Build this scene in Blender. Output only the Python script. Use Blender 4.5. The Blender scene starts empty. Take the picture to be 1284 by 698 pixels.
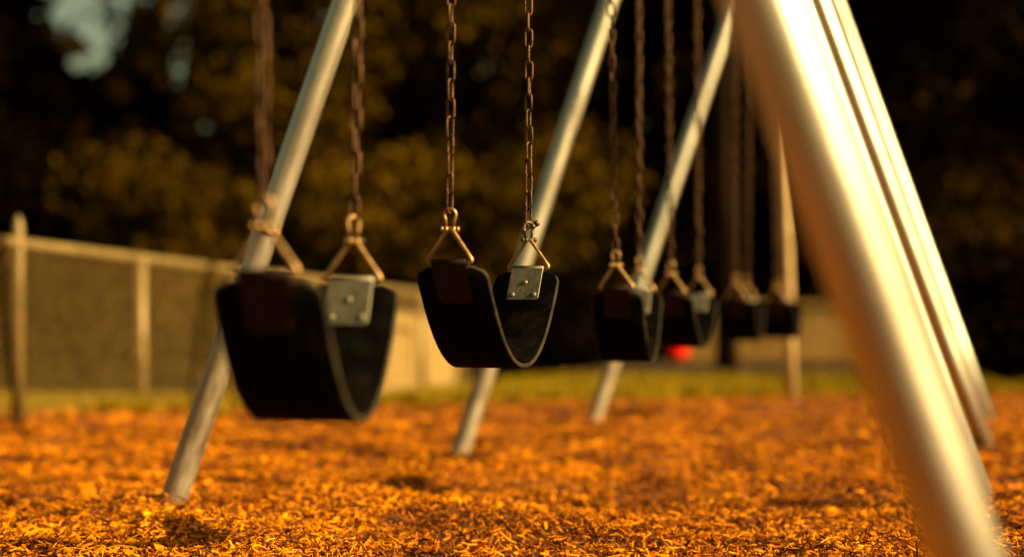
import bpy, bmesh, math, random
import numpy as np
from mathutils import Vector, Matrix

random.seed(7)
RNG = np.random.default_rng(11)
scene = bpy.context.scene
COL = scene.collection

# ------------------------------------------------------------------ camera model (photo 1284x698)
FPX, CX, HY, CAMH = 1800.0, 642.0, 395.0, 0.5
def at(px, Y):                       # x of a picture column at depth Y
    return (px - CX) / FPX * Y
def zat(py, Y):                      # height of a picture row at depth Y
    return CAMH - (py - HY) / FPX * Y

# ------------------------------------------------------------------ helpers
def link(o, parent=None):
    COL.objects.link(o)
    if parent is not None:
        o.parent = parent
    return o

def tag(o, label=None, cat=None, group=None, kind=None):
    if label: o["label"] = label
    if cat: o["category"] = cat
    if group: o["group"] = group
    if kind: o["kind"] = kind
    return o

def empty(name, loc=(0, 0, 0), rotz=0.0):
    e = bpy.data.objects.new(name, None)
    e.empty_display_size = 0.1
    e.location = loc
    e.rotation_euler = (0, 0, rotz)
    return link(e)

def obj(name, bm, mats, parent=None, smooth=True):
    me = bpy.data.meshes.new(name)
    bm.normal_update()
    bm.to_mesh(me); bm.free()
    for m in (mats if isinstance(mats, (list, tuple)) else [mats]):
        me.materials.append(m)
    if smooth:
        me.polygons.foreach_set("use_smooth", [True] * len(me.polygons))
    o = bpy.data.objects.new(name, me)
    return link(o, parent)

def np_obj(name, verts, quads, mat, parent=None, smooth=False, tris=False):
    k = 3 if tris else 4
    me = bpy.data.meshes.new(name)
    nv, nf = len(verts), len(quads)
    me.vertices.add(nv); me.loops.add(nf * k); me.polygons.add(nf)
    me.vertices.foreach_set("co", np.ascontiguousarray(verts, dtype=np.float32).ravel())
    me.loops.foreach_set("vertex_index", np.ascontiguousarray(quads, dtype=np.int32).ravel())
    me.polygons.foreach_set("loop_start", np.arange(0, nf * k, k, dtype=np.int32))
    me.polygons.foreach_set("use_smooth", np.full(nf, smooth, dtype=bool))
    me.update(calc_edges=True)
    me.materials.append(mat)
    o = bpy.data.objects.new(name, me)
    return link(o, parent)

def frame_of(d):
    d = d.normalized()
    a = Vector((0, 0, 1)) if abs(d.z) < 0.95 else Vector((1, 0, 0))
    u = d.cross(a).normalized()
    return u, d.cross(u).normalized()

def sweep(bm, pts, rad, n=12, closed=False, caps=True):
    """round tube along a poly-line, rad a number or one per point"""
    pts = [Vector(p) for p in pts]
    m = len(pts)
    rads = rad if isinstance(rad, (list, tuple)) else [rad] * m
    rings = []
    u_prev = None
    for i, p in enumerate(pts):
        if closed:
            d = (pts[(i + 1) % m] - pts[i - 1])
        else:
            d = pts[min(i + 1, m - 1)] - pts[max(i - 1, 0)]
        d = d.normalized()
        if u_prev is None:
            u, v = frame_of(d)
        else:
            u = (u_prev - d * u_prev.dot(d)).normalized()
            v = d.cross(u)
        u_prev = u
        rings.append([bm.verts.new(p + (u * math.cos(2 * math.pi * k / n) + v * math.sin(2 * math.pi * k / n)) * rads[i]) for k in range(n)])
    rng = range(m) if closed else range(m - 1)
    for i in rng:
        a, b = rings[i], rings[(i + 1) % m]
        off = 0
        if closed and i == m - 1:      # match twist
            off = min(range(n), key=lambda s: (a[0].co - b[s].co).length)
        for k in range(n):
            bm.faces.new((a[k], a[(k + 1) % n], b[(k + 1 + off) % n], b[(k + off) % n]))
    if caps and not closed:
        bm.faces.new(list(reversed(rings[0])))
        bm.faces.new(rings[-1])
    return bm

def box(bm, c, s, rot=None, bevel=0.0):
    r = bmesh.ops.create_cube(bm, size=1.0)
    vs = r["verts"]
    for v in vs:
        v.co = Vector((v.co.x * s[0], v.co.y * s[1], v.co.z * s[2]))
    if bevel > 0:
        es = list({e for v in vs for e in v.link_edges})
        rb = bmesh.ops.bevel(bm, geom=es, offset=bevel, segments=2, affect='EDGES', profile=0.6)
        vs = list({v for f in rb["faces"] for v in f.verts} | {v for v in vs if v.is_valid})
    for v in vs:
        if rot is not None:
            v.co = rot @ v.co
        v.co += Vector(c)
    return bm

# ------------------------------------------------------------------ materials
def mat(name, base=(0.5, 0.5, 0.5), rough=0.6, metal=0.0, spec=0.5):
    m = bpy.data.materials.new(name)
    m.use_nodes = True
    b = m.node_tree.nodes["Principled BSDF"]
    b.inputs["Base Color"].default_value = (*base, 1)
    b.inputs["Roughness"].default_value = rough
    b.inputs["Metallic"].default_value = metal
    b.inputs["Specular IOR Level"].default_value = spec
    return m, m.node_tree, b

def noise_mix(nt, b, c1, c2, scale=8.0, detail=6.0, lo=0.35, hi=0.65, vec=None, rough=None, bump=0.0, bscale=None, stretch=None):
    N, L = nt.nodes, nt.links
    tc = N.new("ShaderNodeTexCoord")
    src = tc.outputs["Object"]
    if stretch:
        mp = N.new("ShaderNodeMapping"); mp.inputs["Scale"].default_value = stretch
        L.new(src, mp.inputs["Vector"]); src = mp.outputs["Vector"]
    no = N.new("ShaderNodeTexNoise"); no.inputs["Scale"].default_value = scale; no.inputs["Detail"].default_value = detail
    no.inputs["Roughness"].default_value = 0.65
    L.new(src, no.inputs["Vector"])
    cr = N.new("ShaderNodeValToRGB")
    cr.color_ramp.elements[0].position = lo; cr.color_ramp.elements[0].color = (*c1, 1)
    cr.color_ramp.elements[1].position = hi; cr.color_ramp.elements[1].color = (*c2, 1)
    L.new(no.outputs["Fac"], cr.inputs["Fac"])
    L.new(cr.outputs["Color"], b.inputs["Base Color"])
    if rough:
        mr = N.new("ShaderNodeMapRange"); mr.inputs["To Min"].default_value = rough[0]; mr.inputs["To Max"].default_value = rough[1]
        mr.inputs["From Min"].default_value = 0.3; mr.inputs["From Max"].default_value = 0.7
        L.new(no.outputs["Fac"], mr.inputs["Value"]); L.new(mr.outputs["Result"], b.inputs["Roughness"])
    if bump:
        n2 = N.new("ShaderNodeTexNoise"); n2.inputs["Scale"].default_value = bscale or scale * 4; n2.inputs["Detail"].default_value = 5
        L.new(src, n2.inputs["Vector"])
        bp = N.new("ShaderNodeBump"); bp.inputs["Strength"].default_value = bump; bp.inputs["Distance"].default_value = 0.01
        L.new(n2.outputs["Fac"], bp.inputs["Height"]); L.new(bp.outputs["Normal"], b.inputs["Normal"])
    return cr

M = {}
m, nt, b = mat("galvanised_pipe", (0.6, 0.57, 0.5), 0.42, 0.92)
cr_p = noise_mix(nt, b, (0.36, 0.32, 0.23), (0.64, 0.59, 0.48), 9, 8, 0.3, 0.7, rough=(0.38, 0.50), bump=0.14, bscale=60, stretch=(1, 1, 0.25)); M["pipe"] = m
def stains(nt, b, cr, col, scale, lo, hi, stretch):
    N, L = nt.nodes, nt.links
    tc = N.new("ShaderNodeTexCoord"); mp = N.new("ShaderNodeMapping"); mp.inputs["Scale"].default_value = stretch
    L.new(tc.outputs["Object"], mp.inputs["Vector"])
    no = N.new("ShaderNodeTexNoise"); no.inputs["Scale"].default_value = scale; no.inputs["Detail"].default_value = 7; no.inputs["Roughness"].default_value = 0.7
    L.new(mp.outputs["Vector"], no.inputs["Vector"])
    r = N.new("ShaderNodeValToRGB"); r.color_ramp.elements[0].position = lo; r.color_ramp.elements[0].color = (0, 0, 0, 1)
    r.color_ramp.elements[1].position = hi; r.color_ramp.elements[1].color = (1, 1, 1, 1)
    L.new(no.outputs["Fac"], r.inputs["Fac"])
    mx = N.new("ShaderNodeMix"); mx.data_type = 'RGBA'
    L.new(r.outputs["Color"], mx.inputs[0]); L.new(cr.outputs["Color"], mx.inputs[6]); mx.inputs[7].default_value = (*col, 1)
    L.new(mx.outputs[2], b.inputs["Base Color"])
stains(nt, b, cr_p, (0.20, 0.13, 0.07), 16, 0.60, 0.72, (1, 1, 0.10))
m, nt, b = mat("weathered_pipe", (0.5, 0.42, 0.3), 0.55, 0.7)
noise_mix(nt, b, (0.16, 0.11, 0.055), (0.46, 0.38, 0.26), 14, 8, 0.32, 0.62, rough=(0.45, 0.7), bump=0.2, bscale=70, stretch=(1, 1, 0.3)); M["pipe_worn"] = m
m, nt, b = mat("rusted_band", (0.2, 0.08, 0.03), 0.7, 0.4)
noise_mix(nt, b, (0.10, 0.03, 0.012), (0.34, 0.16, 0.06), 40, 6, bump=0.3, bscale=120); M["rust"] = m
m, nt, b = mat("rusted_chain", (0.3, 0.14, 0.07), 0.45, 0.75)
noise_mix(nt, b, (0.022, 0.008, 0.003), (0.13, 0.058, 0.018), 45, 6, 0.35, 0.65, rough=(0.32, 0.6), bump=0.2, bscale=220); M["chain"] = m
m, nt, b = mat("bronzed_rod", (0.5, 0.32, 0.18), 0.38, 0.8)
noise_mix(nt, b, (0.16, 0.075, 0.025), (0.44, 0.27, 0.10), 35, 6, 0.35, 0.65, rough=(0.3, 0.5)); M["rod"] = m
m, nt, b = mat("dark_bolt", (0.08, 0.05, 0.03), 0.5, 0.7)
noise_mix(nt, b, (0.04, 0.02, 0.012), (0.15, 0.09, 0.05), 60, 4); M["bolt"] = m
m, nt, b = mat("plate_steel", (0.55, 0.53, 0.47), 0.5, 0.6)
noise_mix(nt, b, (0.09, 0.076, 0.045), (0.19, 0.16, 0.10), 30, 8, 0.3, 0.65, rough=(0.38, 0.6), bump=0.1, bscale=150); M["plate"] = m
m, nt, b = mat("plate_shaded", (0.2, 0.05, 0.03), 0.7, 0.2, 0.2)
noise_mix(nt, b, (0.006, 0.0009, 0.0006), (0.016, 0.0026, 0.0013), 30, 8, 0.3, 0.65, bump=0.15, bscale=150); M["plate_shade"] = m  # same steel, with shade and red bounce off the mulch put into the colour
m, nt, b = mat("black_rubber", (0.012, 0.011, 0.010), 0.5, 0, 0.01)
noise_mix(nt, b, (0.0014, 0.0011, 0.0008), (0.010, 0.0075, 0.0045), 16, 9, 0.48, 0.8, rough=(0.5, 0.75), bump=0.1, bscale=200); M["rubber"] = m
m, nt, b = mat("worn_rubber_edge", (0.12, 0.10, 0.07), 0.75, 0, 0.08)
noise_mix(nt, b, (0.008, 0.0055, 0.003), (0.05, 0.036, 0.017), 30, 8, 0.3, 0.7, bump=0.2, bscale=180); M["rubber_edge"] = m

# mulch
m, nt, b = mat("orange_wood_chip", (0.5, 0.2, 0.04), 0.75, 0, 0.1)
N, L = nt.nodes, nt.links
g = N.new("ShaderNodeNewGeometry")
cr = N.new("ShaderNodeValToRGB")
els = cr.color_ramp.elements
els[0].position = 0.0; els[0].color = (0.035, 0.010, 0.004, 1)
els[1].position = 1.0; els[1].color = (0.66, 0.27, 0.05, 1)
for p, c in ((0.30, (0.14, 0.036, 0.007)), (0.52, (0.42, 0.135, 0.010)), (0.72, (0.58, 0.205, 0.013)), (0.94, (0.64, 0.235, 0.03))):
    e = els.new(p); e.color = (*c, 1)
L.new(g.outputs["Random Per Island"], cr.inputs["Fac"])
no = N.new("ShaderNodeTexNoise"); no.inputs["Scale"].default_value = 120; no.inputs["Detail"].default_value = 4
tc = N.new("ShaderNodeTexCoord"); L.new(tc.outputs["Object"], no.inputs["Vector"])
mx = N.new("ShaderNodeMix"); mx.data_type = 'RGBA'; mx.blend_type = 'MULTIPLY'
mx.inputs[0].default_value = 0.45
L.new(cr.outputs["Color"], mx.inputs[6]); L.new(no.outputs["Color"], mx.inputs[7])
n3 = N.new("ShaderNodeTexNoise"); n3.inputs["Scale"].default_value = 3.2; n3.inputs["Detail"].default_value = 5
L.new(tc.outputs["Object"], n3.inputs["Vector"])
r3 = N.new("ShaderNodeValToRGB"); r3.color_ramp.elements[0].position = 0.33; r3.color_ramp.elements[0].color = (0.34, 0.25, 0.20, 1)
r3.color_ramp.elements[1].position = 0.56; r3.color_ramp.elements[1].color = (1, 1, 1, 1)
L.new(n3.outputs["Fac"], r3.inputs["Fac"])
mx2 = N.new("ShaderNodeMix"); mx2.data_type = 'RGBA'; mx2.blend_type = 'MULTIPLY'; mx2.inputs[0].default_value = 1.0
L.new(mx.outputs[2], mx2.inputs[6]); L.new(r3.outputs["Color"], mx2.inputs[7])
hs = N.new("ShaderNodeHueSaturation"); hs.inputs["Saturation"].default_value = 1.1; hs.inputs["Value"].default_value = 1.75
L.new(mx2.outputs[2], hs.inputs["Color"]); L.new(hs.outputs["Color"], b.inputs["Base Color"])
M["chip"] = m
m, nt, b = mat("mulch_bed_soil", (0.3, 0.1, 0.02), 0.9, 0, 0.2)
noise_mix(nt, b, (0.03, 0.010, 0.004), (0.22, 0.066, 0.010), 28, 10, 0.36, 0.62, bump=0.9, bscale=70); M["bed"] = m
m, nt, b = mat("lawn_soil", (0.08, 0.07, 0.015), 0.9, 0, 0.0)
noise_mix(nt, b, (0.10, 0.068, 0.003), (0.22, 0.14, 0.008), 3, 10, 0.35, 0.65, bump=0.5, bscale=30); M["lawn"] = m
m, nt, b = mat("dark_ground", (0.04, 0.022, 0.01), 0.95, 0, 0.1)
noise_mix(nt, b, (0.02, 0.010, 0.005), (0.07, 0.038, 0.014), 5, 8); M["dark_strip"] = m
m, nt, b = mat("grass_blade", (0.14, 0.12, 0.015), 0.8, 0, 0.0)
N, L = nt.nodes, nt.links
g = N.new("ShaderNodeNewGeometry"); cr = N.new("ShaderNodeValToRGB")
cr.color_ramp.elements[0].color = (0.13, 0.088, 0.003, 1); cr.color_ramp.elements[1].color = (0.34, 0.215, 0.012, 1)
L.new(g.outputs["Random Per Island"], cr.inputs["Fac"]); L.new(cr.outputs["Color"], b.inputs["Base Color"]); M["grass"] = m

def leaf_mat(name, c1, c2):
    m, nt, b = mat(name, c1, 0.9, 0, 0.0)
    N, L = nt.nodes, nt.links
    g = N.new("ShaderNodeNewGeometry"); cr = N.new("ShaderNodeValToRGB")
    cr.color_ramp.elements[0].color = (*c1, 1); cr.color_ramp.elements[1].color = (*c2, 1)
    L.new(g.outputs["Random Per Island"], cr.inputs["Fac"]); L.new(cr.outputs["Color"], b.inputs["Base Color"])
    return m
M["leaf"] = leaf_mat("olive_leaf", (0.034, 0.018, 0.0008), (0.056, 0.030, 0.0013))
M["leaf_sunlit"] = leaf_mat("sunlit_leaf", (0.055, 0.029, 0.0011), (0.085, 0.045, 0.0017))  # amber of sunlit clumps put into the leaf colour
M["leaf_shaded"] = leaf_mat("shaded_leaf", (0.002, 0.0012, 0.0002), (0.008, 0.0043, 0.0005))  # shade of the wood put into the leaf colour
m, nt, b = mat("bark", (0.04, 0.025, 0.014), 0.95, 0, 0.0)
noise_mix(nt, b, (0.006, 0.0035, 0.002), (0.022, 0.012, 0.006), 6, 8, bump=0.6, bscale=25, stretch=(1, 1, 0.2)); M["bark"] = m
m, nt, b = mat("fence_steel", (0.5, 0.42, 0.28), 0.5, 0.3)
noise_mix(nt, b, (0.16, 0.10, 0.028), (0.27, 0.175, 0.055), 12, 6, bump=0.1); M["fence"] = m
m, nt, b = mat("dull_wire", (0.2, 0.13, 0.05), 0.6, 0.2)
noise_mix(nt, b, (0.20, 0.115, 0.018), (0.40, 0.24, 0.05), 12, 6); M["wire"] = m
m, nt, b = mat("tan_board", (0.35, 0.26, 0.13), 0.8, 0, 0.2)
noise_mix(nt, b, (0.24, 0.15, 0.045), (0.40, 0.26, 0.09), 4, 8, bump=0.2, stretch=(4, 4, 0.4)); M["board"] = m
m, nt, b = mat("pale_render", (0.4, 0.33, 0.22), 0.9, 0, 0.0)
noise_mix(nt, b, (0.15, 0.085, 0.022), (0.25, 0.145, 0.042), 3, 8, bump=0.2); M["render"] = m
m, nt, b = mat("tan_pole", (0.45, 0.3, 0.13), 0.5, 0.2)
noise_mix(nt, b, (0.36, 0.22, 0.08), (0.52, 0.35, 0.15), 8, 6); M["pole"] = m
m, nt, b = mat("red_vinyl", (0.75, 0.012, 0.004), 0.7, 0, 0.02); M["red"] = m

# ------------------------------------------------------------------ terrain height
def sstep(a, b_, x):
    t = np.clip((x - a) / (b_ - a), 0, 1)
    return t * t * (3 - 2 * t)
_lat = RNG.random((64, 64))
def vnoise(x, y):
    xi, yi = np.floor(x).astype(int), np.floor(y).astype(int)
    fx, fy = x - xi, y - yi
    fx, fy = fx * fx * (3 - 2 * fx), fy * fy * (3 - 2 * fy)
    a = _lat[xi % 64, yi % 64]; b_ = _lat[(xi + 1) % 64, yi % 64]
    c = _lat[xi % 64, (yi + 1) % 64]; d = _lat[(xi + 1) % 64, (yi + 1) % 64]
    return (a * (1 - fx) + b_ * fx) * (1 - fy) + (c * (1 - fx) + d * fx) * fy - 0.5
def edge_y(x):
    return 8.1 + 0.33 * x
def base_h(x, y):
    s = (-0.45 + 0.3156 * (y - 13.1)) - x + 1.2
    dip = -0.047 * np.clip(y - 7.4, 0, 9) * sstep(0.0, 1.1, s)
    return dip
def mulch_h(x, y):
    h = base_h(x, y)
    fall = sstep(0.0, 0.8, edge_y(x) - y)
    h = h - 0.028 * fall + fall * (0.035 * vnoise(x * 1.3 + 5, y * 1.3) + 0.042 * vnoise(x * 3.7, y * 3.7 + 9) + 0.022 * vnoise(x * 9, y * 9) + 0.010 * vnoise(x * 24, y * 24))
    for (sx, sy) in ((-0.30, 2.19), (-0.045, 3.06), (0.33, 4.23), (0.62, 5.1), (1.03, 6.48), (1.36, 7.18)):
        h = h - 0.045 * np.exp(-(((x - sx) / 0.42) ** 2 + ((y - sy) / 0.30) ** 2))      # hollows scuffed out by feet
    for (sx, sy) in ((-0.907, 3.83), (1.314, 4.036), (-0.19, 5.45), (1.878, 5.73), (0.42, 7.2), (2.307, 6.98)):
        h = h + 0.012 * np.exp(-(((x - sx) / 0.13) ** 2 + ((y - sy) / 0.13) ** 2))
    return h - 0.020 * fall + 0.006 * fall * np.exp(-((y - 3.95 - 0.10 * np.sin(x * 2.1)) / 0.28) ** 2)

def grid(name, xs, ys, hf, mat_, keep=None, off=0.0):
    X, Y = np.meshgrid(xs, ys)
    Z = hf(X, Y) + off
    V = np.stack([X, Y, Z], -1).reshape(-1, 3)
    nx, ny = len(xs), len(ys)
    i = np.arange(nx - 1)[None, :] + nx * np.arange(ny - 1)[:, None]
    F = np.stack([i, i + 1, i + 1 + nx, i + nx], -1).reshape(-1, 4)
    if keep is not None:
        c = V[F].mean(1)
        F = F[keep(c[:, 0], c[:, 1])]
    return np_obj(name, V, F, mat_, smooth=True)

far = np.concatenate([np.linspace(-260, -14, 40), np.linspace(-13.5, 13.5, 90), np.linspace(14, 260, 40)])
fary = np.concatenate([np.linspace(-60, -6, 14), np.linspace(-5, 26, 120), np.linspace(27, 400, 60)])
def lawn_h(x, y):
    under = sstep(0.15, 0.6, edge_y(x) - y) * sstep(-7.5, -6.5, x) * sstep(7.5, 6.5, x) * sstep(-4.6, -3.5, y)
    return base_h(x, y) - 0.25 * under
o = grid("lawn", far, fary, lawn_h, M["lawn"]); tag(o, kind="structure")
bed = grid("mulch_bed", np.arange(-6.2, 6.21, 0.035), np.arange(-3, 10.2, 0.035), mulch_h, M["bed"],
           keep=lambda x, y: y < edge_y(x) + 0.10 * vnoise(x * 3, y * 0 + 3), off=0.012)
tag(bed, kind="structure")
so = grid("dark_border", np.linspace(-0.2, 9.0, 60), np.linspace(12.0, 15.2, 20), base_h, M["dark_strip"], off=0.02)  # dark brown strip across the ground before the low wall
tag(so, kind="structure")

# ------------------------------------------------------------------ wood chips (one loose mass)
def chips(n, xs, ys, Lr, Wr, Tr, zr, tilt):
    cx, cy = xs, ys
    Lh = RNG.lognormal(np.log(Lr), 0.45, n) * 0.5
    Wh = RNG.lognormal(np.log(Wr), 0.45, n) * 0.5
    Th = RNG.lognormal(np.log(Tr), 0.35, n) * 0.5
    yaw = RNG.uniform(0, 2 * np.pi, n)
    pit = RNG.normal(0, tilt, n); rol = RNG.normal(0, tilt * 1.6, n)
    bend = RNG.normal(0, 0.16, n) * Lh
    # three sections x four corners
    u = np.array([-1, 0, 1.0]); P = np.zeros((n, 3, 4, 3))
    w0 = np.stack([RNG.uniform(0.15, 0.8, n), np.ones(n), RNG.uniform(0.15, 0.8, n)], 1)
    for s in range(3):
        for k, (a, c) in enumerate(((-1, -1), (1, -1), (1, 1), (-1, 1))):
            P[:, s, k, 0] = u[s] * Lh + RNG.normal(0, 0.08, n) * Lh
            P[:, s, k, 1] = a * Wh * w0[:, s]
            P[:, s, k, 2] = c * Th * (0.6 + 0.4 * w0[:, s]) + (bend if s == 1 else 0)
    P = P.reshape(n, 12, 3)
    cr_, sr = np.cos(rol), np.sin(rol); cp, sp = np.cos(pit), np.sin(pit); cw, sw = np.cos(yaw), np.sin(yaw)
    x, y, z = P[..., 0], P[..., 1], P[..., 2]
    y, z = y * cr_[:, None] - z * sr[:, None], y * sr[:, None] + z * cr_[:, None]
    x, z = x * cp[:, None] - z * sp[:, None], x * sp[:, None] + z * cp[:, None]
    x, y = x * cw[:, None] - y * sw[:, None], x * sw[:, None] + y * cw[:, None]
    base = mulch_h(cx, cy) + 0.012
    lift = RNG.uniform(zr[0], zr[1], n)
    V = np.stack([x + cx[:, None], y + cy[:, None], z + (base + lift)[:, None]], -1).reshape(-1, 3)
    f = []
    for s in range(2):
        for k in range(4):
            f.append((s * 4 + k, s * 4 + (k + 1) % 4, s * 4 + 4 + (k + 1) % 4, s * 4 + 4 + k))
    f.append((3, 2, 1, 0)); f.append((8, 9, 10, 11))
    F = (np.array(f)[None] + 12 * np.arange(n)[:, None, None]).reshape(-1, 4)
    return V, F

def scatter(n, y0, y1, margin):
    """more chips where the view is close: density falls with distance"""
    y = y0 * (y1 / y0) ** RNG.random(n)
    x = RNG.uniform(-1, 1, n) * (y * 0.36 + margin)
    k = y < edge_y(x) - 0.02
    return x[k], y[k]
VV, FF, off = [], [], 0
for (n, y0, y1, mg, Lr, Wr, Tr, zr, tl) in (
        (105000, 2.35, 4.9, 0.5, 0.0165, 0.0034, 0.0018, (-0.010, 0.018), 0.42),
        (8000, 2.35, 4.9, 0.5, 0.030, 0.0056, 0.0026, (0.000, 0.018), 0.36),
        (70000, 4.8, 9.6, 0.6, 0.024, 0.007, 0.003, (-0.004, 0.014), 0.20),
        (9000, 1.2, 2.4, 0.5, 0.040, 0.008, 0.004, (-0.004, 0.016), 0.28)):
    x, y = scatter(n, y0, y1, mg)
    v, f = chips(len(x), x, y, Lr, Wr, Tr, zr, tl)
    VV.append(v); FF.append(f + off); off += len(v)
o = np_obj("wood_chips", np.concatenate(VV), np.concatenate(FF), M["chip"])
tag(o, "orange shredded wood chips covering the playground floor", "wood chips", kind="stuff")

# ------------------------------------------------------------------ grass
n = 42000
gy = RNG.uniform(7.0, 15.0, n); gx = RNG.uniform(-1, 1, n) * (gy * 0.40 + 0.3)
k = (gy > edge_y(gx) - 0.05) & ~((gx > -0.1) & (gy > 12.1))
gx, gy = gx[k], gy[k]; n = len(gx)
tx = np.repeat(RNG.uniform(-3.6, 3.6, 110), 60); ty = edge_y(tx) + np.repeat(RNG.normal(0.10, 0.14, 110), 60)
tx = tx + RNG.normal(0, 0.035, len(tx)); ty = ty + RNG.normal(0, 0.03, len(tx)); nt_ = len(tx)
gx = np.concatenate([gx, tx]); gy = np.concatenate([gy, ty]); n = len(gx)
hh = np.concatenate([RNG.uniform(0.025, 0.06, n - nt_), RNG.uniform(0.04, 0.11, nt_)]); a = RNG.uniform(0, 2 * np.pi, n); lean = RNG.normal(0, 0.025, (n, 2))
gz = base_h(gx, gy)
w = 0.005
p0 = np.stack([gx - w * np.cos(a), gy - w * np.sin(a), gz], -1); p1 = np.stack([gx + w * np.cos(a), gy + w * np.sin(a), gz], -1)
p2 = np.stack([gx + lean[:, 0], gy + lean[:, 1], gz + hh], -1)
o = np_obj("grass", np.stack([p0, p1, p2], 1).reshape(-1, 3), np.arange(3 * n).reshape(-1, 3), M["grass"], tris=True)
tag(o, "short yellow green grass growing beyond the wood chips", "grass", kind="stuff")

# ------------------------------------------------------------------ swing frame
PR = 0.0335
BARH = 2.92
A_ = [(-0.572, 1.20), (0.136, 3.654), (0.774, 5.66), (1.432, 7.58)]        # top joints
FR = empty("swing_set", (0.136, 3.654, 0))
tag(FR, "grey galvanised pipe frame with splayed legs that carries the row of swings", "swing set")
def L_(p):
    return Vector(p) - FR.location
def pipe_obj(name, a, b_, r, m_, parent, n=28):
    """a straight pipe whose own z axis runs along it (so streaks follow the pipe)"""
    a, b_ = Vector(a), Vector(b_)
    bm = bmesh.new()
    ln = (b_ - a).length
    sweep(bm, [(0, 0, ln * i / 6) for i in range(7)], r, n)
    o = obj(name, bm, m_, parent)
    for p in o.data.polygons:
        if len(p.vertices) > 4: p.use_smooth = False
    o.rotation_mode = 'QUATERNION'
    o.rotation_quaternion = (b_ - a).to_track_quat('Z', 'Y')
    o.location = a
    return o
bar0, bar1 = Vector((*A_[0], BARH)), Vector((*A_[3], BARH))
for i in range(3):
    p, q = Vector((*A_[i], BARH)), Vector((*A_[i + 1], BARH))
    pipe_obj("crossbar", L_(p), L_(q), PR * 1.05, M["pipe"], FR)
feet = [  # right leg, left leg of every frame; None = not in view
    ((at(1318, 1.5), 1.50), None),
    ((at(1228, 4.036), 4.036), (at(216, 3.83), 3.83)),
    ((at(1232, 5.73), 5.73), (at(579, 5.45), 5.45)),
    ((at(1237, 6.98), 6.98), (at(747, 7.2), 7.2))]
for i, (rf, lf) in enumerate(feet):
    top = Vector((*A_[i], BARH - 0.01))
    for side, ft in ((1, rf), (-1, lf)):
        if ft is None:
            ft = (A_[0][0] - 1.04, A_[0][1] + 0.15)
        gz = float(mulch_h(np.array([ft[0]]), np.array([ft[1]]))[0])
        foot = Vector((ft[0], ft[1], 0.0))
        d = (top - foot).normalized()
        foot = foot - d * 0.15
        r = PR * (1.12 if i == 0 else 1.02)
        lg = pipe_obj("leg", L_(foot), L_(top), r, M["pipe"], FR)
        sl_len = 0.715
        if side > 0: continue
        pipe_obj("ground_sleeve", Vector((0, 0, 0)), Vector((0, 0, sl_len)), r + 0.0012, M["pipe_worn"], lg)
        bm = bmesh.new()
        sweep(bm, [(-r - 0.008, 0, sl_len + 0.035), (-r - 0.004, 0, sl_len + 0.035), (r + 0.004, 0, sl_len + 0.035), (r + 0.008, 0, sl_len + 0.035)], [0.005, 0.007, 0.007, 0.005], 8)
        obj("bolt", bm, M["bolt"], lg)
    bm = bmesh.new()
    d = (Vector((*A_[min(i + 1, 3)], 0)) - Vector((*A_[max(i - 1, 0)], 0))).normalized()
    sweep(bm, [L_(top + Vector((0, 0, .01)) - d * 0.07), L_(top + Vector((0, 0, .01)) + d * 0.07)], PR * 1.5, 24)
    obj("bracket", bm, M["pipe_worn"], FR)

# ------------------------------------------------------------------ swings
PITCH = 0.037
def chain_bm(ln, r=0.0027, seed=0, phase=0.7):
    rnd = random.Random(seed)
    bm = bmesh.new()
    n = max(4, round(ln / PITCH)); pit = ln / n
    hw, hl = 0.0078, (pit + 0.0054) / 2 - 0.0078
    for i in range(n):
        ang = phase + (math.pi / 2) * (i % 2) + 0.5 * math.sin(i * 0.21 + seed) + rnd.uniform(-0.2, 0.2)
        c, s = math.cos(ang), math.sin(ang)
        z0 = (i + 0.5) * pit
        pts = []
        for k in range(7):
            t = math.pi * k / 6
            pts.append((hw * math.cos(t), hl + hw * math.sin(t)))
        for k in range(7):
            t = math.pi + math.pi * k / 6
            pts.append((hw * math.cos(t), -hl + hw * math.sin(t)))
        tx, ty = rnd.uniform(-0.0009, 0.0009), rnd.uniform(-0.0009, 0.0009)
        P = [(c * a + tx, s * a + ty, z0 + zz) for a, zz in pts]
        sweep(bm, P, r, 8, closed=True)
    return bm

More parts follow.
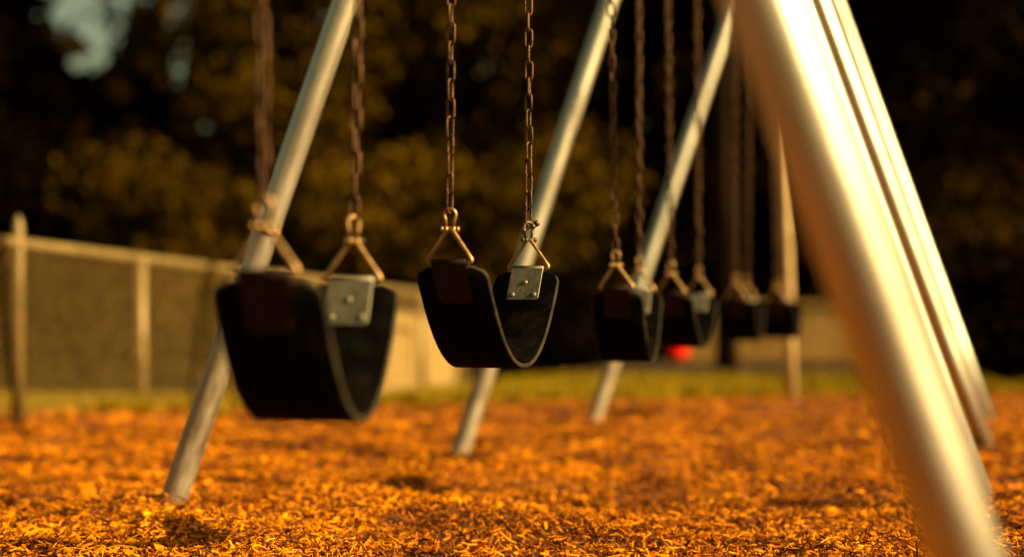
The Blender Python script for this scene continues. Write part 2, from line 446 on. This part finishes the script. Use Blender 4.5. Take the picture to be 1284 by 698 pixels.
def belt_bm(span, drop, width, th=0.0105, p=2.15, twist=0.0):
    """U shaped belt: profile in y-z, width along x, rounded edges, corner-trimmed ends"""
    ns = 64
    us = np.linspace(0, 1, 4001)
    y = (us - 0.5) * span
    s = np.abs(2 * us - 1)
    z = drop * (s ** p)
    # flare ends a little to vertical
    d = np.concatenate([[0], np.cumsum(np.hypot(np.diff(y), np.diff(z)))])
    tot = d[-1]
    q = np.linspace(0, tot, ns)
    yy, zz = np.interp(q, d, y), np.interp(q, d, z)
    # smooth the very bottom
    ty, tz = np.gradient(yy), np.gradient(zz)
    ln = np.hypot(ty, tz); ty, tz = ty / ln, tz / ln
    ny, nz = -tz, ty                       # inner (upper) normal
    bm = bmesh.new()
    rings = []
    e = 0.0028
    for i in range(ns):
        arc = min(q[i], tot - q[i])
        rc = 0.028
        hw = width / 2
        if arc < rc:
            hw = hw - rc + math.sqrt(max(rc * rc - (rc - arc) ** 2, 0))
        h = th / 2
        prof = [(-hw + e, -h), (hw - e, -h), (hw, -h + e), (hw, h - e), (hw - e, h), (-hw + e, h), (-hw, h - e), (-hw, -h + e)]
        xo = twist * (q[i] / tot - 0.5)
        rings.append([bm.verts.new((a + xo, yy[i] + c * ny[i], zz[i] + c * nz[i])) for a, c in prof])
    for i in range(ns - 1):
        for k in range(8):
            f = bm.faces.new((rings[i][k], rings[i][(k + 1) % 8], rings[i + 1][(k + 1) % 8], rings[i + 1][k]))
            if k in (1, 2, 3, 5, 6, 7):
                f.material_index = 1
    f = bm.faces.new(list(reversed(rings[0]))); f.material_index = 1
    f = bm.faces.new(rings[-1]); f.material_index = 1
    bmesh.ops.recalc_face_normals(bm, faces=bm.faces[:])
    return bm, (yy, zz, ty, tz)

def plate_bm(w, h, t=0.0022):
    """flat steel plate in x-z with rounded lower corners, thickness along y, top edge at z=0"""
    bm = bmesh.new()
    r = 0.012
    pts = [(-w / 2, 0), ]
    for k in range(6):
        a = math.pi + (math.pi / 2) * k / 5
        pts.append((-w / 2 + r + r * math.cos(a), -h + r + r * math.sin(a)))
    for k in range(6):
        a = 1.5 * math.pi + (math.pi / 2) * k / 5
        pts.append((w / 2 - r + r * math.cos(a), -h + r + r * math.sin(a)))
    pts.append((w / 2, 0))
    fr = [bm.verts.new((x, -t / 2, z)) for x, z in pts]
    bk = [bm.verts.new((x, t / 2, z)) for x, z in pts]
    bm.faces.new(fr); bm.faces.new(list(reversed(bk)))
    m_ = len(pts)
    for i in range(m_):
        bm.faces.new((fr[i], bk[i], bk[(i + 1) % m_], fr[(i + 1) % m_]))
    bmesh.ops.recalc_face_normals(bm, faces=bm.faces[:])
    bmesh.ops.bevel(bm, geom=[e for e in bm.edges if len(e.link_faces) == 2 and e.calc_face_angle() > 1.2], offset=0.0006, segments=1, affect='EDGES')
    return bm

def rivet_bm(r=0.0066):
    bm = bmesh.new()
    rings = []
    for k in range(5):
        a = (math.pi / 2) * k / 4
        rr, hh = r * math.cos(a), r * 0.6 * math.sin(a)
        if k < 4:
            rings.append([bm.verts.new((rr * math.cos(2 * math.pi * j / 14), -hh, rr * math.sin(2 * math.pi * j / 14))) for j in range(14)])
        else:
            tip = bm.verts.new((0, -hh, 0))
    for a, b_ in zip(rings, rings[1:]):
        for j in range(14):
            bm.faces.new((a[j], a[(j + 1) % 14], b_[(j + 1) % 14], b_[j]))
    for j in range(14):
        bm.faces.new((rings[-1][j], rings[-1][(j + 1) % 14], tip))
    bmesh.ops.recalc_face_normals(bm, faces=bm.faces[:])
    return bm

def triangle_bm(base=0.104, h=0.072, r=0.0042, lean=0.0):
    """rounded triangle of rod in x-z, base bar at z=0"""
    bm = bmesh.new()
    cs = [Vector((-base / 2, 0, 0)), Vector((base / 2, 0, 0)), Vector((lean, 0, h))]
    pts = []
    rc = [0.012, 0.012, 0.012]
    for i in range(3):
        c, p, q = cs[i], cs[i - 1], cs[(i + 1) % 3]
        a, b_ = (p - c).normalized(), (q - c).normalized()
        for k in range(7):
            t = k / 6
            pts.append((c + a * rc[i]) * (1 - t) ** 2 + c * 2 * t * (1 - t) + (c + b_ * rc[i]) * t * t)
    sweep(bm, pts, r, 10, closed=True)
    return bm

def shackle_bm(tangled=False):
    """bow shackle: ears low, loop high, with its cross pin"""
    bm = bmesh.new()
    pts = [(-0.0075, 0, 0.0)]
    for k in range(15):
        t = math.radians(215 - 250 * k / 14)
        pts.append((0.0115 * math.cos(t), 0, 0.026 + 0.0125 * math.sin(t)))
    pts.append((0.0075, 0, 0.0))
    sweep(bm, pts, 0.0034, 10)
    for s in (-1, 1):                       # ears
        sweep(bm, [(s * 0.0075 - 0.0032, 0, -0.002), (s * 0.0075 + 0.0032, 0, -0.002)], 0.0062, 12)
    return bm

def pin_bm():
    bm = bmesh.new()
    sweep(bm, [(-0.015, 0, -0.002), (0.016, 0, -0.002)], 0.0033, 10)
    sweep(bm, [(0.0125, 0, -0.002), (0.0185, 0, -0.002)], 0.0062, 6)
    sweep(bm, [(-0.0185, 0, -0.002), (-0.0135, 0, -0.002)], 0.0058, 6)
    return bm

def hinge_rot(ty, tz):
    """turn about x so that a plate's -z runs down the belt tangent (ty,tz pointing up out of the belt)"""
    return math.atan2(-ty, tz)

def swing(label, near, far_, ztop, zbot, seed, width=0.148, twist=0.0, tangle=False, lean=(0.0, 0.0)):
    nx, ny_ = near; fx, fy = far_
    span = math.hypot(fx - nx, fy - ny_)
    ang = math.atan2(fy - ny_, fx - nx) - math.pi / 2
    root = empty("swing", ((nx + fx) / 2, (ny_ + fy) / 2, zbot), ang)
    tag(root, label, "swing", "belt swings hanging in a row")
    drop = ztop - zbot - 0.005
    bm, (yy, zz, ty, tz) = belt_bm(span, drop, width, twist=twist)
    seat = obj("seat", bm, [M["rubber"], M["rubber_edge"]], root)
    seat.location.z = 0.005
    inv = Matrix.Rotation(-ang, 4, 'Z')
    for end in (0, 1):
        i = 0 if end == 0 else -1
        sgn = -1 if end == 0 else 1
        # tangent pointing out of the belt end
        tY, tZ = (-ty[0], -tz[0]) if end == 0 else (ty[-1], tz[-1])
        endp = Vector((twist * (end - 0.5), yy[i], zz[i] + 0.005))
        rx = math.atan2(-tY, tZ)
        out = Vector((0, tY, tZ))
        nrm = Vector((0, tZ, -tY))          # +: away from the camera side
        topc = endp + out * 0.008
        # two plates sandwiching the belt, joined by a rolled loop round the triangle's base
        for sd in (-1, 1):
            facing_cam = (sd == -1)
            ruddy = (end == 0 and facing_cam)  # down-tilted near plates take the steel with shade coloured in
            p = obj("plate", plate_bm(0.076, 0.086), M["plate_shade"] if ruddy else M["plate"], root, smooth=False)
            if ruddy: p["label"] = "dark reddish plate coloured as in shade"
            p.rotation_euler = (rx, 0, 0)
            p.location = topc + nrm * (sd * 0.0066)
            for (rx_, rz_) in ((0, -0.036), (-0.026, -0.067), (0.026, -0.067)):
                rv = obj("rivet", rivet_bm(), M["plate_shade"] if ruddy else M["plate"], p)
                if sd == 1: rv.rotation_euler = (0, 0, math.pi)
                rv.location = (rx_, sd * 0.0011, rz_)
        bm = bmesh.new()
        sweep(bm, [(-0.038, 0, 0), (0.038, 0, 0)], 0.0077, 18)
        lp = obj("plate_loop", bm, M["plate_shade"] if (end == 0) else M["plate"], root)
        lp.location = topc + out * 0.002
        # triangle hanger, pivots on the loop and stands up to the chain
        tri0 = topc + out * 0.002
        tr = obj("triangle_hanger", triangle_bm(lean=lean[end]), M["rod"], root)
        tr.location = tri0
        # where the chain goes up to the bar
        wtri = root.matrix_basis @ tri0
        tb = Vector((*A_[0], BARH)); 
        best = None
        for j in range(3):
            P, Q = Vector((*A_[j], 0)), Vector((*A_[j + 1], 0))
            e = Q - P
            t = max(0, min(1, (Vector((wtri.x, wtri.y, 0)) - P).dot(e) / e.dot(e)))
            c = P + e * t
            dd = (c - Vector((wtri.x, wtri.y, 0))).length
            if best is None or dd < best[0]: best = (dd, c, e.normalized())
        topw = best[1] + best[2] * (0.05 * sgn); topw.z = BARH - PR
        dirw = (topw - wtri).normalized()
        dirl = inv.to_3x3() @ dirw
        quat = dirl.to_track_quat('Z', 'Y')
        # keep triangle width along x while tilting with the chain
        tilt = math.atan2(-dirl.y, dirl.z); tr.rotation_euler = (tilt, math.atan2(dirl.x, dirl.z), 0)
        apex = tri0 + dirl * 0.072 + Vector((lean[end], 0, 0))
        sh = obj("shackle", shackle_bm(), M["rod"] if not (tangle and end == 1) else M["bolt"], root)
        sh.rotation_euler = (tilt, math.atan2(dirl.x, dirl.z), 0.5 if end == 0 else 0.9)
        sh.location = apex - dirl * 0.004
        obj("pin", pin_bm(), M["bolt"] if end == 1 else M["rod"], sh)
        if tangle and end == 1:             # spare bolt with its nut, jammed through the last link
            bm = bmesh.new()
            sweep(bm, [(-0.012, 0.0, 0.020), (0.020, -0.004, 0.036)], 0.0038, 10)
            sweep(bm, [(0.016, -0.0035, 0.034), (0.0225, -0.0043, 0.0373)], 0.0078, 6)
            sweep(bm, [(0.006, -0.003, 0.027), (0.012, -0.003, 0.031)], 0.0074, 6)
            sweep(bm, [(-0.016, 0.0, 0.018), (-0.010, 0.0, 0.021)], 0.0074, 6)
            obj("jammed_bolt", bm, M["bolt"], sh)
        c0 = apex + dirl * 0.029
        ln = (topw - (root.matrix_basis @ c0)).length
        ch = obj("chain", chain_bm(ln, seed=seed * 2 + end, phase=0.75 - ang), M["chain"], root)
        ch.rotation_mode = 'QUATERNION'; ch.rotation_quaternion = quat
        ch.location = c0
    return root

GR = [
    ("biggest blurred black belt swing, nearest one, hanging before the left frame leg", (at(333, 2.0), 2.0), (at(441, 2.38), 2.38), 0.548, 0.338, 1, 0.167, False),
    ("sharp black belt swing with crisp chains and a jammed bolt over its far triangle", (at(565, 2.86), 2.86), (at(662, 3.26), 3.26), 0.596, 0.388, 2, 0.157, True),
    ("black belt swing just right of the sharp one, dark reddish plate toward the viewer", (at(773, 4.05), 4.05), (at(801, 4.42), 4.42), 0.566, 0.362, 3, 0.150, False),
    ("black belt swing with red dot showing under it, fourth in the row", (at(842, 4.88), 4.88), (at(876, 5.33), 5.33), 0.566, 0.385, 4, 0.148, False),
    ("very blurred black belt swing next to the tan pole, fifth in the row", (at(923, 6.3), 6.3), (at(936, 6.66), 6.66), 0.562, 0.385, 5, 0.176, False),
    ("most distant black belt swing, partly in front of the tan pole", (at(975, 7.0), 7.0), (at(985, 7.36), 7.36), 0.560, 0.385, 6, 0.172, False),
]
for (lb, a, b_, zt, zb, sd, w, tg) in GR:
    swing(lb, a, b_, zt, zb, sd, w, 0.0, tg)

# rusty clamp on the first left leg, where the photo shows a band behind the near triangle
# (carried by the leg, so it is a part of the frame)
lt, lfoot = Vector((*A_[1], BARH)), Vector((at(216, 3.83), 3.83, 0))
tz_ = (zat(288, 3.79)) / BARH
pc = lfoot.lerp(lt, tz_)
dd = (lt - lfoot).normalized()
bm = bmesh.new(); sweep(bm, [L_(pc - dd * 0.010), L_(pc + dd * 0.010)], PR + 0.003, 28)
obj("clamp", bm, M["rust"], FR)

# ------------------------------------------------------------------ pole
p0 = Vector((at(993, 8.35), 8.35, -0.05)); p1 = Vector((at(972, 8.35), 8.35, 2.75))
pr = empty("metal_pole", (p0.x, p0.y, 0))
tag(pr, "upright tan metal pole standing behind the farthest swing", "pole")
pipe_obj("shaft", p0 - pr.location, p1 - pr.location, 0.034, M["pole"], pr)
bm = bmesh.new(); sweep(bm, [p1 - pr.location, p1 - pr.location + Vector((0, 0, .03)), p1 - pr.location + Vector((0, 0, .045))], [0.038, 0.036, 0.015], 20)
obj("cap", bm, M["pole"], pr)

# ------------------------------------------------------------------ chain link fence
def fx(Y): return -2.38 + 0.3156 * (Y - 6.92)
FE = empty("wire_fence", (fx(6.92), 6.92, 0))
tag(FE, "low chain link fence with steel posts and a top rail beside the wood chips", "fence")
def Lf(p): return Vector(p) - FE.location
def railz(Y): return 0.846 - 0.0315 * (Y - 6.92)
def gh(x, y): return float(base_h(np.array([x]), np.array([y]))[0])
ys = [4.86, 5.89] + [6.92 + 1.03 * i for i in range(7)]
for i, Y in enumerate(ys):
    x = fx(Y); g0 = gh(x, Y)
    tall = (i == 2)
    bm = bmesh.new()
    top = railz(Y) - g0 + (0.135 if tall else 0.0)
    rr = 0.025 if tall else 0.031
    if tall:
        sweep(bm, [Lf((x, Y, g0 - .1)), Lf((x, Y, g0 + top - .06)), Lf((x, Y, g0 + top - .025)), Lf((x, Y, g0 + top))], [rr, rr, rr * .7, rr * .25], 20)
    else:
        sweep(bm, [Lf((x, Y, g0 - .1)), Lf((x, Y, g0 + top))], rr, 20)
    obj("post", bm, M["fence"], FE)
bm = bmesh.new()
sweep(bm, [Lf((fx(Y), Y, railz(Y))) for Y in np.linspace(ys[0], ys[-1], 12)], 0.027, 16)
obj("top_rail", bm, M["fence"], FE)
# diamond mesh of wire, as square section strands
dv = Vector((0.3156, 1, 0)).normalized()
L0, L1 = 0.0, (Vector((fx(ys[-1]), ys[-1], 0)) - Vector((fx(ys[0]), ys[0], 0))).length
H0 = 0.83; sp = 0.055; wv, wf = [], []
nrm = Vector((dv.y, -dv.x, 0))
cnt = 0
s = -H0
while s < L1 + H0:
    for dr in (1, -1):
        a0 = s; a1 = s + dr * H0
        pts = []
        # clip to fence length
        t0, t1 = 0.0, 1.0
        for lim, sg in ((0.0, 1), (L1, -1)):
            d0, d1 = sg * (a0 - lim), sg * (a1 - lim)
            if d0 < 0 and d1 < 0: t0, t1 = 1, 0
            elif d0 < 0: t0 = max(t0, d0 / (d0 - d1))
            elif d1 < 0: t1 = min(t1, d0 / (d0 - d1))
        if t1 > t0:
            ring = []
            for j in range(5):
                t = t0 + (t1 - t0) * j / 4
                al = a0 + (a1 - a0) * t
                base = Vector((fx(ys[0]), ys[0], 0)) + dv * al
                g0 = gh(base.x, base.y)
                p = Lf(base + Vector((0, 0, g0 + 0.01 + (railz(base.y) - g0 - 0.02) * t))) + nrm * (0.002 * dr)
                r = 0.0021
                ring.append([p + dv * r, p + nrm * r, p - dv * r, p - nrm * r])
            st = len(wv)
            for rg in ring: wv.extend([tuple(q) for q in rg])
            for j in range(4):
                for k_ in range(4):
                    wf.append((st + j * 4 + k_, st + j * 4 + (k_ + 1) % 4, st + j * 4 + 4 + (k_ + 1) % 4, st + j * 4 + 4 + k_))
    s += sp
np_obj("wire_mesh", np.array(wv), np.array(wf), M["wire"], FE)

# ------------------------------------------------------------------ board fence behind it
BF = empty("board_fence", (fx(10.3) - 0.55, 10.3, gh(fx(10.3), 10.3)))
tag(BF, "tan wooden board fence seen through the chain link fence", "fence")
def Lb(p): return Vector(p) - BF.location
rnd = random.Random(3)
angb = math.atan2(1, 0.3156); Rb = Matrix.Rotation(angb, 3, 'Z')
bm = bmesh.new(); Y = 10.3
while Y < 14.4:
    x = fx(Y) - 0.55; g0 = gh(x, Y)
    box(bm, Lb((x + rnd.uniform(-.004, .004), Y, g0 + 0.38 + rnd.uniform(-.01, .01))), (0.137, 0.022, 0.80), rot=Rb, bevel=0.003)
    Y += 0.145 * math.sin(angb)
obj("boards", bm, M["board"], BF, smooth=False)
for zz in (0.15, 0.62):
    bm = bmesh.new()
    pts = [(fx(Y) - 0.585, Y, gh(fx(Y) - 0.55, Y) + zz) for Y in np.linspace(10.3, 14.35, 10)]
    sweep(bm, [Lb(p) for p in pts], 0.03, 4)
    obj("rail", bm, M["board"], BF, smooth=False)

# ------------------------------------------------------------------ low pale wall
WL = empty("low_wall", (4.15, 15.6, 0))
tag(WL, "low tan rendered wall at the far side of the lawn behind the swings", "wall")
bm = bmesh.new(); box(bm, (0, 0, 0.28), (4.9, 0.22, 0.62), bevel=0.01); obj("wall_body", bm, M["render"], WL, smooth=False)
bm = bmesh.new(); box(bm, (0, 0, 0.62), (5.0, 0.30, 0.055), bevel=0.008); obj("coping", bm, M["render"], WL, smooth=False)

# red ball
bx, by = at(849, 15.0), 15.0
bm = bmesh.new(); bmesh.ops.create_uvsphere(bm, u_segments=24, v_segments=16, radius=0.115)
RB = obj("ball", bm, M["red"]); RB.location = (bx, by, 0.13); RB.scale = (1.0, 1.0, 0.94)
tag(RB, "small bright red ball lying in front of the low tan wall", "ball")
bm = bmesh.new(); sweep(bm, [(0, 0, 0.112), (0, 0, 0.117)], [0.012, 0.010], 12); obj("valve", bm, M["bolt"], RB)

# ------------------------------------------------------------------ trees
def leaf_cloud(n_clump, per, rx, ry, rz, cz, clump_r, leaf, seed, shell=0.55):
    r = np.random.default_rng(seed)
    d = r.normal(size=(n_clump, 3)); d /= np.linalg.norm(d, axis=1)[:, None]
    rad = shell + (1 - shell) * r.random(n_clump) ** 0.6
    c = d * rad[:, None] * np.array([rx, ry, rz]) + np.array([0, 0, cz])
    cr_ = clump_r * r.uniform(0.6, 1.3, n_clump)
    n = n_clump * per
    dd = r.normal(size=(n, 3)); dd /= np.linalg.norm(dd, axis=1)[:, None]
    dd *= (r.random(n) ** 0.45)[:, None]
    P = np.repeat(c, per, 0) + dd * np.repeat(cr_, per)[:, None] * np.array([1, 1, 0.7])
    a = r.normal(size=(n, 3)); a /= np.linalg.norm(a, axis=1)[:, None]
    b_ = np.cross(a, r.normal(size=(n, 3))); b_ /= np.linalg.norm(b_, axis=1)[:, None]
    s = leaf * r.uniform(0.6, 1.4, n)
    a *= s[:, None]; b_ *= (s * 0.55)[:, None]
    V = np.stack([P - a, P - b_, P + a, P + b_], 1).reshape(-1, 3)
    F = np.arange(4 * n).reshape(-1, 4)
    return V, F, c

def tree(name, label, cat, x, y, h, spread, seed, lm, trunk_r=0.16, low=0.15, clumps=70, per=110, clump_r=0.55, leaf=0.09, group=None):
    g0 = gh(x, y)
    rt = empty(name, (x, y, g0)); tag(rt, label, cat, group)
    cz = h * (0.5 + low / 2); rz = h * (1 - low) / 2
    V, F, c = leaf_cloud(clumps, per, spread, spread * 0.8, rz, cz, clump_r, leaf, seed)
    V[:, 2] = np.maximum(V[:, 2], 0.03)
    np_obj("crown", V, F, lm, rt)
    rnd = random.Random(seed)
    bm = bmesh.new()
    pts = [(0, 0, -0.1), (rnd.uniform(-.05, .05), 0, h * .15), (rnd.uniform(-.15, .15), rnd.uniform(-.1, .1), h * .45), (rnd.uniform(-.2, .2), 0, h * .85)]
    sweep(bm, pts, [trunk_r * 1.25, trunk_r, trunk_r * .7, trunk_r * .15], 12)
    for k in range(9):
        t = c[rnd.randrange(len(c))]
        z0 = max(0.3, min(h * .7, t[2] * 0.6))
        sweep(bm, [(0, 0, z0), (t[0] * .5, t[1] * .5, (z0 + t[2]) / 2 + .1), (t[0], t[1], t[2])], [trunk_r * .45, trunk_r * .28, trunk_r * .08], 8)
    obj("trunk", bm, M["bark"], rt)
    return rt

GT = "trees in the dark wood behind the playground"
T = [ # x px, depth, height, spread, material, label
    (-140, 19.0, 7.5, 1.9, "leaf_shaded", "tall black tree at the left border of the picture behind the wire fence"),
    (105, 18.5, 3.5, 1.7, "leaf_shaded", "short dark tree under the patch of open sky behind the wire fence"),
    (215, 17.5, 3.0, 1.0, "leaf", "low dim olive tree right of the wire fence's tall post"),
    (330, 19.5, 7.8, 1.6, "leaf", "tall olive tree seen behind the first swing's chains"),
    (500, 17.2, 2.6, 1.1, "leaf_sunlit", "low amber tree between the nearest swing and the sharp swing"),
    (440, 22.0, 8.5, 1.8, "leaf_shaded", "tall dark tree behind the top of the first slanting leg"),
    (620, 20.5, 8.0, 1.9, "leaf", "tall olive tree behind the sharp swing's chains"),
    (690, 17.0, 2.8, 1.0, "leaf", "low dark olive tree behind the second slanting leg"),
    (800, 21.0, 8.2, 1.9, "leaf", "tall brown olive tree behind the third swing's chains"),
    (960, 19.5, 7.5, 1.7, "leaf_shaded", "tall dark tree behind the tan metal pole"),
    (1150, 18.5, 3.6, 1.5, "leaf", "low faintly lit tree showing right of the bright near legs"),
    (1330, 18.0, 8.0, 2.2, "leaf_shaded", "tall black tree filling the right border of the picture"),
    (1160, 23.0, 9.0, 2.2, "leaf_shaded", "tallest black tree behind the bright near legs"),
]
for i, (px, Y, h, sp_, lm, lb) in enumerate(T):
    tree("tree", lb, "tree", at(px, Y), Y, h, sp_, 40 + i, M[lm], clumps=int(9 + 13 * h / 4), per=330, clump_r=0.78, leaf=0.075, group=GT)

# thin trunk tree in front of the pale wall, and one at the right
tree("tree", "slim dark trunk standing in front of the low tan wall", "tree", at(912, 12.6), 12.6, 12.5, 1.4, 91, M["leaf_shaded"], trunk_r=0.085, low=0.6, clumps=46, per=90, clump_r=0.4, group=GT)
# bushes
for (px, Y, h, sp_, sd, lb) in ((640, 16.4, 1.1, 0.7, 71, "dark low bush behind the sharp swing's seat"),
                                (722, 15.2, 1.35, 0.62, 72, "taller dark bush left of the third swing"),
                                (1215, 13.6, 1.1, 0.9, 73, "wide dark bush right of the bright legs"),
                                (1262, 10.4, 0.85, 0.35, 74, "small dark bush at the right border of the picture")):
    tree("bush", lb, "bush", at(px, Y), Y, h, sp_, sd, M["leaf_shaded"], trunk_r=0.04, low=0.0, clumps=40, per=80, clump_r=0.24, leaf=0.05)

# far wood: one mass
r = np.random.default_rng(5)
n = 30000
wy = r.uniform(26, 36, n); wxr = r.uniform(-0.62, 0.62, n); wx = wxr * wy
hmax = 0.5 + 0.34 * wy
gap = np.exp(-((wxr + 0.292) / 0.060) ** 2) + 0.75 * np.exp(-((wxr + 0.228) / 0.014) ** 2)
hmax = hmax * (1 - 0.50 * np.clip(gap, 0, 1)) + r.normal(0, 0.5, n)
wz = r.random(n) * hmax - 0.4
a = r.normal(size=(n, 3)); a /= np.linalg.norm(a, axis=1)[:, None]
b2 = np.cross(a, r.normal(size=(n, 3))); b2 /= np.linalg.norm(b2, axis=1)[:, None]
s = r.uniform(0.2, 0.5, n); P = np.stack([wx, wy, wz], -1)
V = np.stack([P - a * s[:, None], P - b2 * s[:, None] * .6, P + a * s[:, None], P + b2 * s[:, None] * .6], 1).reshape(-1, 3)
o = np_obj("far_woods", V, np.arange(4 * n).reshape(-1, 4), M["leaf_shaded"])
tag(o, "dark distant wood closing off the background with one gap of sky", "woods", kind="stuff")

# ------------------------------------------------------------------ light
EL, AZ = math.radians(29), math.radians(-19)
sun_dir = Vector((math.cos(EL) * math.cos(AZ), math.cos(EL) * math.sin(AZ), math.sin(EL)))
sl = bpy.data.lights.new("sun", 'SUN'); sl.energy = 5.0; sl.angle = math.radians(0.6); sl.color = (1.0, 0.78, 0.40)
so_ = bpy.data.objects.new("sun", sl); COL.objects.link(so_)
so_.rotation_mode = 'QUATERNION'; so_.rotation_quaternion = sun_dir.to_track_quat('Z', 'Y')
so_.location = sun_dir * 30

w = bpy.data.worlds.new("World"); scene.world = w; w.use_nodes = True
nt = w.node_tree; bg = nt.nodes["Background"]
sky = nt.nodes.new("ShaderNodeTexSky"); sky.sky_type = 'NISHITA'; sky.sun_disc = False
sky.sun_elevation = EL; sky.sun_rotation = math.pi / 2 - AZ
sky.dust_density = 3.0; sky.air_density = 1.0; sky.ozone_density = 0.6
mx = nt.nodes.new("ShaderNodeMix"); mx.data_type = 'RGBA'; mx.blend_type = 'MULTIPLY'; mx.inputs[0].default_value = 1.0
mx.inputs[7].default_value = (1.0, 0.84, 0.40, 1)
nt.links.new(sky.outputs["Color"], mx.inputs[6]); nt.links.new(mx.outputs[2], bg.inputs["Color"])
bg.inputs["Strength"].default_value = 0.05

# ------------------------------------------------------------------ camera
cam = bpy.data.cameras.new("camera"); co = bpy.data.objects.new("camera", cam); COL.objects.link(co)
co.location = (0, 0, CAMH); co.rotation_euler = (math.radians(90), 0, 0)
cam.sensor_width = 36.0; cam.lens = FPX / 1284.0 * 36.0
cam.shift_y = (HY - 349.0) / 1284.0
cam.clip_start = 0.05; cam.clip_end = 1500
cam.dof.use_dof = True; cam.dof.focus_distance = 3.12; cam.dof.aperture_fstop = 0.98; cam.dof.aperture_blades = 9
scene.camera = co

scene.render.engine = 'CYCLES'
scene.cycles.use_denoising = True
scene.cycles.max_bounces = 6
scene.cycles.use_adaptive_sampling = True
vs = scene.view_settings
vs.view_transform = 'Standard'; vs.look = 'None'; vs.gamma = 1.0; vs.exposure = 1.25
